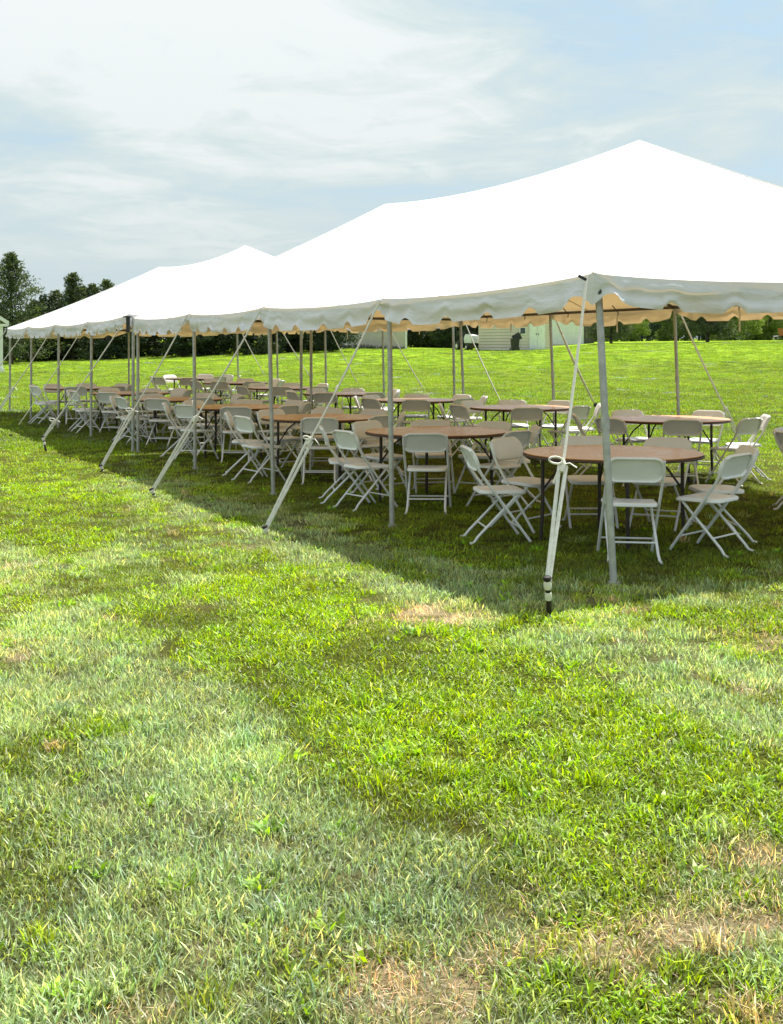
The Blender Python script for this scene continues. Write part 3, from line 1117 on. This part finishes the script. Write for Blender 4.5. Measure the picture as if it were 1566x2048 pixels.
def make_table():
    root = empty("folding_table")
    n = 64
    ring = lambda r, z: [(r * math.cos(2 * math.pi * k / n), r * math.sin(2 * math.pi * k / n), z) for k in range(n)]
    m = MB()
    m.loops([ring(.745, .728), ring(.755, .738), ring(.752, .741)][::1], cap0=True, cap1=True)
    m.build("tabletop", M['table'], root, angle=30)
    m = MB()
    m.loops([ring(.742, .7275), ring(.757, .7275), ring(.762, .720), ring(.762, .714), ring(.757, .708), ring(.70, .708), ring(.70, .7275)], cap0=False, cap1=False)
    m.loops([ring(.699, .710), ring(.699, .7265)])
    m.build("edge_band", M['table_edge'], root, angle=40)
    for k in range(4):
        a = math.pi / 2 * k
        c, s = math.cos(a), math.sin(a)
        rad = .60 if k % 2 == 0 else .52
        MB().tube([(c * rad, s * rad, .706), (c * rad, s * rad, .30), (c * (rad + .015), s * (rad + .015), .0)], .0165, 8).build("leg", M['table_leg'], root)
        MB().tube([(c * rad, s * rad, .42), (c * (rad - .13), s * (rad - .13), .60), (c * (rad - .27), s * (rad - .27), .703)], .0095, 6).build("brace", M['table_leg'], root)
    MB().tube([(.33, 0, .690), (-.33, 0, .690)], .016, 6).build("runner", M['table_leg'], root)
    MB().tube([(0, .25, .690), (0, -.25, .690)], .014, 6).build("runner", M['table_leg'], root)
    return root


chair0, table0 = make_chair(), make_table()
used = {'c': False, 't': False}
POS = {0: "viewer's side", 45: "front right", 90: "right side", 135: "back right", 180: "far side", 225: "back left", 270: "left side", 315: "front left"}


def set_table(x, y, angs, row, k, rot=0.0, lab=None):
    t = table0 if not used['t'] else copy_tree(table0)
    used['t'] = True
    t.location = (x, y, tz(x, y) + .005)
    t.rotation_euler = (0, 0, rot)
    side = "lawn-side row" if row == 0 else "field-side row"
    tag(t, lab or "brown round folding table, %s from the viewer in the %s" % (ORD[k], side), "table", "round tables under the tents")
    seen = set()
    for a in angs:
        if not isinstance(a, tuple):
            a = (a, .86, 0)
        ph, rad, tw = a
        b = int(round((ph % 360) / 45.0)) * 45 % 360
        if b in seen:
            b = min((q for q in POS if q not in seen), key=lambda q: min((q - ph) % 360, (ph - q) % 360))
        seen.add(b)
        c = chair0 if not used['c'] else copy_tree(chair0)
        used['c'] = True
        cx, cy = x + rad * math.sin(R(ph)), y - rad * math.cos(R(ph))
        c.location = (cx, cy, tz(cx, cy) + .004)
        c.rotation_euler = (R(random.uniform(-1.6, 1.6)), R(random.uniform(-1.3, 1.3)), R(ph + tw))
        tag(c, "white folding chair at the %s of the %s table in the %s" % (POS[b], ORD[k], side), "chair", "white folding chairs round the tables")


def ring8(off, jit=6, skip=()):
    return [(off + 45 * i + random.uniform(-jit, jit), .84 + random.uniform(-.04, .10), random.uniform(-9, 9)) for i in range(8) if i not in skip]


set_table(1.88, 10.62, [(-2, .92, 0), (50, .90, -4), (94, .92, 0), (143, .95, 6), (184, .88, -3), (226, .95, 4), (272, 1.0, 6)], 0, 0, R(3),
          "brown round folding table right behind the corner pole, closest to the viewer")
set_table(.48, 13.3, [(-8, .86, 2), (47, .84, 0), (92, .82, 0), (140, .84, 0), (181, .82, 4), (226, .84, 0), (272, .98, 4), (308, .95, -6)], 0, 1, R(10))
set_table(-.90, 15.95, [(2, .86, 0), (48, .84, 0), (92, .82, 0), (140, .84, 0), (178, .82, 4), (222, .84, 0), (268, .98, 4), (312, .98, -6)], 0, 2, R(30))
for k, (x, y) in enumerate([(-2.30, 18.7), (-3.66, 21.45), (-5.05, 24.1), (-6.62, 26.7)]):
    set_table(x, y, ring8(random.uniform(-12, 4)), 0, k + 3, R(random.uniform(0, 60)))
set_table(5.02, 12.35, [(-60, .9, 0), (-92, .9, 10), (-128, .95, 0), (0, .86, 0), (50, .86, 0), (180, .85, 0)], 1, 0, R(20))
set_table(3.44, 15.55, [(-4, .86, 0), (-50, .86, 0), (46, .9, -6), (84, .95, 0), (138, .86, 4), (197, .84, -3), (262, .9, 5)], 1, 1, R(15),
          "brown round folding table by the field-side pole right of the corner pole")
set_table(1.92, 18.5, [(-2, .86, 3), (43, .86, 0), (86, .9, 0), (140, .86, 0), (182, .84, 0), (220, .86, 0), (268, .95, 0), (300, .9, 0)], 1, 2, R(25))
for k, (x, y) in enumerate([(.42, 21.1), (-.93, 23.9), (-2.30, 26.6), (-3.66, 29.3), (-5.0, 31.9)]):
    set_table(x, y, ring8(random.uniform(-10, 6)), 1, k + 3, R(random.uniform(0, 60)))

# ------------------------------------------------------------------ buildings beyond the field
def xf(o, rz):
    return Matrix.Translation(o) @ Matrix.Rotation(rz, 4, 'Z')


def shed():
    A = Vector((7.34, 74.0)); B = Vector((5.36, 77.0)); C = Vector((9.55, 75.45))
    z = min(tz(*A), tz(*C)) - .02
    root = empty("garden_shed", (A.x, A.y, z), math.atan2(C.y - A.y, C.x - A.x))
    tag(root, "small tan shed with lap siding, white double doors and a window", "shed")
    W, D, H = (C - A).length, (B - A).length, 2.35
    MB().box((W / 2, D / 2, H / 2), (W, D, H)).build("wall", M['siding'], root, smooth=False)
    # lap siding: each board a slanted strip, proud at its lower edge
    nb = 13
    bh = H / nb
    bd = MB().add([(0, -.006, bh - .022), (0, -.036, 0), (0, 0, 0), (1, -.006, bh - .022), (1, -.036, 0), (1, 0, 0)],
                  [(0, 1, 4, 3), (1, 2, 5, 4), (0, 2, 1), (3, 4, 5)]).mesh("siding_board", M['siding'], smooth=False)
    for k in range(nb):
        for sx, ln, rot, x0, y0 in ((0, .98, 0, 0.02, -.002), (0, W - 2.28, 0, 2.27, -.002), (1, D - .04, -math.pi / 2, -.002, D - .02)):
            o = link(bpy.data.objects.new("siding_board", bd), root)
            o.location = (x0, y0, .04 + k * bh)
            o.rotation_euler = (0, 0, rot)
            o.scale = (ln, 1, 1)
    for x, y in ((-.012, -.012), (W - .05, -.02)):
        MB().box((x + .02, y + .01, H / 2), (.07, .07, H)).build("corner_trim", M['siding'], root, smooth=False)
    for i in range(2):
        d = MB().box((1.30 + i * .62 + .02, -.03, .98), (.60, .05, 1.86)).build("door", M['white_paint'], root, smooth=False)
        MB().box((1.30 + i * .62 + (.24 if i == 0 else -.22), -.066, 1.0), (.03, .03, .12)).build("handle", M['black'], d, smooth=False)
        MB().box((1.30 + i * .62 + .02, -.06, 1.86), (.56, .012, .05)).build("rail", M['white_paint'], d, smooth=False)
    w = MB().box((.50, -.045, 1.42), (.50, .05, .92)).build("window", M['white_paint'], root, smooth=False)
    for zc_ in (1.20, 1.62):
        MB().box((.50, -.073, zc_), (.36, .012, .34)).build("pane", M['glass'], w, smooth=False)
    MB().box((1.6, -.22, .03), (1.3, .35, .06)).build("step", M['dark_steel'], root, smooth=False)
    m = MB()
    m.add([(-.2, -.25, H), (W + .2, -.25, H), (W + .2, D / 2, H + 1.0), (-.2, D / 2, H + 1.0), (-.2, D + .25, H), (W + .2, D + .25, H),
           (-.2, -.25, H - .08), (W + .2, -.25, H - .08), (W + .2, D + .25, H - .08), (-.2, D + .25, H - .08)],
          [(0, 1, 2, 3), (3, 2, 5, 4), (0, 6, 7, 1), (4, 5, 8, 9), (0, 3, 4, 9, 6), (1, 7, 8, 5, 2), (6, 9, 8, 7)])
    m.build("roof", M['shingle'], root, smooth=False)


def simple_gable(name, label, cat, x, y, w, d, h, rise, rz, wallm, parts):
    z = tz(x, y) - .05
    root = empty(name, (x, y, z), rz)
    tag(root, label, cat)
    m = MB().box((0, d / 2, h / 2), (w, d, h))
    for yy in (0.001, d - .001):
        pass
    m.add([(-w / 2, 0, h), (w / 2, 0, h), (0, 0, h + rise), (-w / 2, d, h), (w / 2, d, h), (0, d, h + rise)], [(0, 1, 2), (4, 3, 5)])
    m.build("wall", wallm, root, smooth=False)
    e = .35
    k = rise / (w / 2)
    for s in (-1, 1):
        m = MB()
        a = [(s * (w / 2 + e), -e, h - e * k), (0, -e, h + rise), (0, d + e, h + rise), (s * (w / 2 + e), d + e, h - e * k)]
        m.add(a + [(p[0], p[1], p[2] + .09) for p in a], [(0, 1, 2, 3), (4, 7, 6, 5), (0, 4, 5, 1), (1, 5, 6, 2), (2, 6, 7, 3), (3, 7, 4, 0)])
        m.build("roof", M['shingle'], root, smooth=False)
        m = MB()
        a = [(s * (w / 2 + e + .02), -e - .03, h - e * k - .06), (0, -e - .03, h + rise - .06), (0, -e - .03, h + rise + .12), (s * (w / 2 + e + .02), -e - .03, h - e * k + .12)]
        m.add(a + [(p[0], p[1] + .026, p[2]) for p in a], [(0, 1, 2, 3), (4, 7, 6, 5), (0, 4, 5, 1), (1, 5, 6, 2), (2, 6, 7, 3), (3, 7, 4, 0)])
        m.build("fascia", M['white_paint'], root, smooth=False)
    parts(root)
    return root


def garage_parts(root):
    MB().box((2.75, -.02, .95), (.9, .04, 1.9)).build("door", M['dark_steel'], root, smooth=False)
    MB().box((-.4, -.02, .09), (5.0, .03, .18)).build("plinth", M['tanwall'], root, smooth=False)


def porch_parts(root):
    MB().box((1.20, -.25, 1.05), (.13, .13, 2.10)).build("post", M['white_paint'], root, smooth=False)
    MB().box((0, -.33, 2.14), (3.0, .10, .11)).build("beam", M['white_paint'], root, smooth=False)
    MB().box((1.20, -.25, .12), (.26, .26, .24)).build("plinth", M['white_paint'], root, smooth=False)
    w = MB().box((0, -.02, 1.3), (.8, .04, 1.0)).build("window", M['white_paint'], root, smooth=False)
    MB().box((0, -.045, 1.3), (.66, .02, .86)).build("pane", M['glass'], w, smooth=False)


def hall_parts(root):
    for x in (-2.42, -1.38, 2.42):
        MB().box((x, -.03, 1.35), (.13, .06, 2.7)).build("post_trim", M['white_paint'], root, smooth=False)
    w = MB().box((.75, -.03, 1.62), (.8, .05, .75)).build("window", M['white_paint'], root, smooth=False)
    MB().box((.75, -.06, 1.62), (.66, .02, .6)).build("pane", M['glass'], w, smooth=False)
    for x in (-.35, 1.9):
        MB().box((x, -.03, 2.35), (.5, .05, .10)).build("vent", M['white_paint'], root, smooth=False)


shed()
simple_gable("garage", "white gabled garage with a grey roof behind the tan shed", "garage", 14.6, 110, 5.2, 8, 2.35, 2.0, R(-6), M['white_paint'], garage_parts)
simple_gable("barn", "low taupe barn with white corner trim at the field edge", "barn", -1.5, 79, 4.95, 6, 2.7, .9, R(0), M['tanwall'], hall_parts)
simple_gable("porch_house", "tan gabled house with white porch trim at the tents' far end", "house", -18.42, 55, 2.3, 3, 2.42, .75, R(17), M['tanwall'], porch_parts)


def bin_():
    x, y = 7.25, 73.4
    root = empty("wheelie_bin", (x, y, tz(x, y)))
    tag(root, "black wheeled bin with its lid up against the tan shed", "bin")
    m = MB()
    m.loops([[(sx * .20, sy * .20, 0) for sx, sy in ((-1, -1), (1, -1), (1, 1), (-1, 1))], [(sx * .25, sy * .25, .72) for sx, sy in ((-1, -1), (1, -1), (1, 1), (-1, 1))]])
    m.build("body", M['black'], root, smooth=False)
    MB().box((.12, .1, .80), (.5, .05, .42), Matrix.Rotation(-.5, 3, 'Y')).build("lid", M['black'], root, smooth=False)
    MB().tube([(.22, .27, .72), (.36, .27, 1.05), (.45, .27, 1.1)], .04, 6).build("handle", M['dark_steel'], root)
    for s in (-1, 1):
        MB().tube([(s * .24, .22, .09), (s * .29, .22, .09)], .09, 12).build("wheel", M['black'], root)


bin_()


def mower():
    x, y = 4.95, 77.5
    root = empty("lawn_tractor", (x, y, tz(x, y)), R(25))
    tag(root, "white and black lawn tractor parked behind the tan shed", "lawn tractor")
    m = MB()
    m.loops([[(-.3, -.5, .45), (.3, -.5, .45), (.3, .35, .45), (-.3, .35, .45)], [(-.32, -.55, .7), (.32, -.55, .7), (.32, .4, .75), (-.32, .4, .75)],
             [(-.24, -.45, .92), (.24, -.45, .92), (.26, .3, 1.0), (-.26, .3, 1.0)]])
    m.build("bonnet", M['white_paint'], root)
    MB().box((0, .75, .42), (.8, .7, .14)).build("chassis", M['black'], root, smooth=False)
    m = MB().box((0, .85, .62), (.5, .5, .14))
    m.box((0, 1.12, .88), (.5, .12, .5))
    m.build("seat", M['black'], root, smooth=False)
    MB().tube([(0, .3, 1.0), (0, .48, 1.15)], .025, 6).build("steering_column", M['black'], root)
    MB().tube([(.2 * math.cos(a), .48 + .08 * math.sin(a), 1.15 + .18 * math.sin(a)) for a in np.linspace(0, 6.28, 16)], .02, 6, cap=False).build("steering_wheel", M['black'], root)
    for sx, yy, r in ((-1, .95, .27), (1, .95, .27), (-1, -.3, .19), (1, -.3, .19)):
        w = MB().tube([(sx * .34, yy, r), (sx * .54, yy, r)], r, 16).build("wheel", M['black'], root)
        MB().tube([(sx * .53, yy, r), (sx * .55, yy, r)], r * .5, 12).build("rim", M['white_paint'], w)
    for s in (-1, 1):
        MB().tube([(s * .4, 1.2, .5), (s * .4, 1.2, 1.75), (s * .4, .2, 1.85)], .025, 6).build("canopy_post", M['black'], root)
    MB().box((0, .65, 1.87), (1.0, 1.3, .06)).build("canopy", M['white_paint'], root, smooth=False)


mower()


def red_trailer():
    x, y = 35.9, 112.0
    root = empty("farm_trailer", (x, y, tz(x, y)), R(15))
    tag(root, "faded red farm trailer at the edge of the trees", "trailer")
    m = MB()
    m.loops([[(-1, -.5, .45), (1, -.5, .45), (1, .5, .45), (-1, .5, .45)], [(-1.1, -.6, 1.1), (1.1, -.6, 1.1), (1.1, .6, 1.1), (-1.1, .6, 1.1)]])
    m.build("body", M['red'], root, smooth=False)
    MB().tube([(-1, 0, .4), (-1.9, 0, .35)], .05, 6).build("drawbar", M['black'], root)
    for s in (-1, 1):
        MB().tube([(.1, s * .55, .33), (.1, s * .7, .33)], .33, 16).build("wheel", M['black'], root)


red_trailer()

# ------------------------------------------------------------------ trees
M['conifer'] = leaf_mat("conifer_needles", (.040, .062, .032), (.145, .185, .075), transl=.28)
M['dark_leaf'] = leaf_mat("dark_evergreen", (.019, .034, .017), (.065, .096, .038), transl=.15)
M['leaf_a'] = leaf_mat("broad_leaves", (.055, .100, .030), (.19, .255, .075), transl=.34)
M['leaf_b'] = leaf_mat("haze_blue_leaves", (.050, .095, .070), (.15, .215, .130), transl=.28)  # bluish tone puts distance haze into the leaf colour
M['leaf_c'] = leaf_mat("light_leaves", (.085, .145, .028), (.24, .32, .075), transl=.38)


def leaf_mesh(name, pos, dirs, ln, wd, shade, mat):
    """many small leaf or spray faces, each a bent pair of triangles"""
    n = len(pos)
    rs = np.random.default_rng(len(name) + n)
    r = rs.normal(size=(n, 3))
    sd = np.cross(dirs, r)
    sd /= np.linalg.norm(sd, axis=1, keepdims=True) + 1e-9
    nm = np.cross(sd, dirs)
    a = pos - dirs * (ln * .5)[:, None]
    b = pos + dirs * (ln * .5)[:, None]
    c = pos + sd * (wd * .5)[:, None] + nm * (wd * .2)[:, None]
    d = pos - sd * (wd * .5)[:, None] + nm * (wd * .2)[:, None]
    V = np.stack([a, c, b, d], 1).reshape(-1, 3)
    k = np.arange(n)[:, None] * 4
    F = (k + np.array([[0, 1, 2]])).tolist() + (k + np.array([[0, 2, 3]])).tolist()
    me = bpy.data.meshes.new(name)
    me.from_pydata(V.tolist(), [], F)
    at = me.attributes.new('shade', 'FLOAT', 'POINT')
    at.data.foreach_set('value', np.repeat(shade, 4).astype(np.float32))
    me.materials.append(mat)
    return me


def unit(v):
    return v / (np.linalg.norm(v, axis=1, keepdims=True) + 1e-9)


def conifer_data(h, rad, seed, mat, lvl=1.0, base=.04):
    rs = np.random.default_rng(seed)
    tr = MB()
    tr.tube([(0, 0, -.1), (.02, 0, h * .5), (0, .01, h * .98)], [h * .022, h * .014, .01], 7)
    pos, dr, sh = [], [], []
    nb = int(150 * lvl)
    for i in range(nb):
        t = base + (1 - base) * (i / nb) ** .9
        z = h * t
        az = i * 2.399 + rs.normal() * .3
        prof = (1 - t) ** .58 * (.45 + .80 * rs.random()) * min(1, .55 + t * 3)
        L = max(.12, rad * prof)
        up = .15 + .5 * t + rs.normal() * .1
        d = np.array([math.cos(az), math.sin(az), up])
        d /= np.linalg.norm(d)
        e = np.array([0, 0, z]) + d * L
        if i % 3 == 0 and L > .3:
            tr.tube([(0, 0, z), tuple(np.array([0, 0, z]) + d * L * .8)], [.02, .006], 4)
        m = int(16 + 80 * L / rad)
        q = rs.random(m) ** .6
        pp = np.array([0, 0, z]) + d * L * q[:, None] + rs.normal(size=(m, 3)) * (.05 + .11 * L * (1 - q * .55))[:, None] * np.array([1, 1, .75])
        dd = unit(d + rs.normal(size=(m, 3)) * .55)
        pos.append(pp); dr.append(dd)
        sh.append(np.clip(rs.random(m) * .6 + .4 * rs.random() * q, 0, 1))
    pos = np.concatenate(pos); dr = np.concatenate(dr); sh = np.concatenate(sh)
    n = len(pos)
    cm = leaf_mesh("crown", pos, dr, .10 + .16 * rs.random(n), .035 + .05 * rs.random(n), sh, mat)
    return tr.mesh("trunk", M['bark']), cm


def leafy_data(h, rad, seed, mat, nclump=60, per=150, low=.12, leaf=.10, trunk_r=.07):
    rs = np.random.default_rng(seed)
    tr = MB()
    tr.tube([(0, 0, -.1), (.03, .02, h * .3), (0, .05, h * .75)], [trunk_r * 1.3, trunk_r, trunk_r * .3], 8)
    pos, dr, sh = [], [], []
    for i in range(nclump):
        th = rs.random() * 2 * math.pi
        zz = low + (1 - low) * rs.random()
        t = (zz - low) / (1 - low)
        rr = rad * (max(.05, 1 - (2 * t - .75) ** 2 * .55)) ** .5 * (.35 + .65 * rs.random() ** .5) * (1 if t < .9 else .6)
        c = np.array([rr * math.cos(th), rr * math.sin(th), h * zz])
        tr.tube([(0, 0, h * max(.1, zz * .6)), tuple(c * .55 + np.array([0, 0, h * zz * .35])), tuple(c)], [trunk_r * .3, .015, .005], 4)
        cr = rad * (.16 + .20 * rs.random())
        d = unit(rs.normal(size=(per, 3)))
        pp = c + d * cr * (.35 + .75 * rs.random(per) ** .6)[:, None] * np.array([1.15, 1.15, .75])
        pos.append(pp)
        dr.append(unit(d + rs.normal(size=(per, 3)) * .8 + np.array([0, 0, -.3])))
        b = rs.random() * .5
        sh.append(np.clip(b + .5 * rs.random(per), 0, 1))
    pos = np.concatenate(pos); dr = np.concatenate(dr); sh = np.concatenate(sh)
    n = len(pos)
    cm = leaf_mesh("crown", pos, dr, leaf * (.7 + .8 * rs.random(n)), leaf * (.45 + .4 * rs.random(n)), sh, mat)
    return tr.mesh("trunk", M['bark']), cm


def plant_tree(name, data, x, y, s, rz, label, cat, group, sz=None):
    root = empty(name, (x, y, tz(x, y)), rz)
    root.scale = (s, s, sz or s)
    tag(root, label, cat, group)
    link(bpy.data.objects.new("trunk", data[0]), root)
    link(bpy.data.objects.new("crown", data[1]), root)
    return root


con1 = conifer_data(5.8, 2.5, 1, M['conifer'], 1.25)
con2 = conifer_data(4.8, 1.7, 2, M['conifer'], 1.0)
drk1 = leafy_data(3.4, 1.5, 3, M['dark_leaf'], 46, 190, .02, .16)
drk2 = conifer_data(3.6, 1.45, 4, M['dark_leaf'], .9, .01)
lfA = leafy_data(6.5, 2.6, 5, M['leaf_a'], 70, 170, .02, .22, .10)
lfB = leafy_data(7.0, 2.7, 6, M['leaf_b'], 70, 170, .02, .22, .10)
lfC = leafy_data(6.0, 2.3, 7, M['leaf_c'], 60, 170, .03, .20, .10)
orn = leafy_data(3.6, 1.45, 8, M['conifer'], 60, 190, .12, .12, .09)


def at(px, d):
    return ((px - 783) / 2500 * d, d)


g = "tall conifers beyond the tents"
plant_tree("conifer_tree", con1, *at(22, 66), 1.0, 0, "tallest dark conifer, behind the porch house at the tents' far end", "tree", g)
plant_tree("conifer_tree", con2, *at(146, 70), 1.0, 1, "bushy pointed conifer right of the tallest one", "tree", g)
plant_tree("conifer_tree", con2, *at(112, 72), .82, 2, "lower conifer between the tallest one and the bushy pointed one", "tree", g)
plant_tree("conifer_tree", con2, *at(186, 74), .90, 3, "slim conifer tip showing over the far tent roof", "tree", g)
plant_tree("conifer_tree", con2, *at(213, 78), .98, 4, "small spired conifer closest to the far tent's ridge", "tree", g)
plant_tree("conifer_tree", con1, *at(-60, 68), .85, 5, "broad dark conifer left of the tallest one", "tree", g)
g = "dark evergreens along the field edge"
xs = [-20, 25, 70, 115, 165, 215, 262, 312, 365, 415, 470, 520, 575, 622, 660]
for i, px in enumerate(xs):
    x, y = at(px, 71 + 2 * math.sin(i * 2.1))
    plant_tree("evergreen_shrub", drk1 if i % 2 else drk2, x, y, 1.0 + .15 * math.sin(i * 5), i * 1.3,
               "dark evergreen shrub at the field edge, number %s from the porch house" % ["one", "two", "three", "four", "five", "six", "seven", "eight", "nine", "ten", "eleven", "twelve", "thirteen", "fourteen", "fifteen"][i], "shrub", g)
for i, px in enumerate([822, 858, 896, 934, 968]):
    x, y = at(px, 96 + 2 * math.sin(i * 2.1))
    plant_tree("evergreen_shrub", drk1 if i % 2 else drk2, x, y, 1.15, i * 1.7,
               "dark evergreen shrub between the taupe barn and the tan shed, %s from the barn" % ORD[i], "shrub", g)
g = "small trees standing out on the field"
plant_tree("ornamental_tree", orn, *at(1222, 80), .95, 0, "round dark tree on the field just right of the white garage", "tree", g)
plant_tree("ornamental_tree", orn, *at(1415, 80), 1.12, 2, "round dark tree on the field beside the field-side guy line", "tree", g)
g = "tree line across the field"
tl = [(1200, 150, lfA), (1252, 140, lfC), (1284, 150, lfB), (1322, 156, lfB), (1356, 142, lfA), (1398, 150, lfB), (1440, 146, lfA),
      (1470, 138, lfC), (1506, 150, lfA), (1540, 142, lfC), (1580, 152, lfB), (1620, 146, lfA), (1670, 150, lfC)]
for i, (px, d, dat) in enumerate(tl):
    kind_ = {id(lfA): "mid-green", id(lfB): "hazy blue-green", id(lfC): "light green"}[id(dat)]
    plant_tree("broadleaf_tree", dat, *at(px, d), 1.0 + .12 * math.sin(i * 3), i * 1.1,
               "%s leafy tree in the tree line, %s counting from the garage" % (kind_, (ORD + ["tenth", "eleventh", "twelfth", "thirteenth"])[i]), "tree", g)
# weeds along the foot of the barn
rs = np.random.default_rng(5)
n = 500
wx = rs.random(n) * 4.6 - 3.8
wy = 78.6 + rs.random(n) * .3
pos = np.stack([wx, wy, terrain(wx, wy) + .22 * rs.random(n) * (.4 + .9 * vnoise(wx * 2, wy, 3))], -1)
wm = leaf_mesh("weeds", pos, unit(rs.normal(size=(n, 3)) * .5 + np.array([0, 0, 1])), .14 + .1 * rs.random(n), .03 + .03 * rs.random(n), rs.random(n), M['conifer'])
tag(link(bpy.data.objects.new("weeds", wm)), "low weeds growing along the foot of the taupe barn", "weeds", kind='stuff')
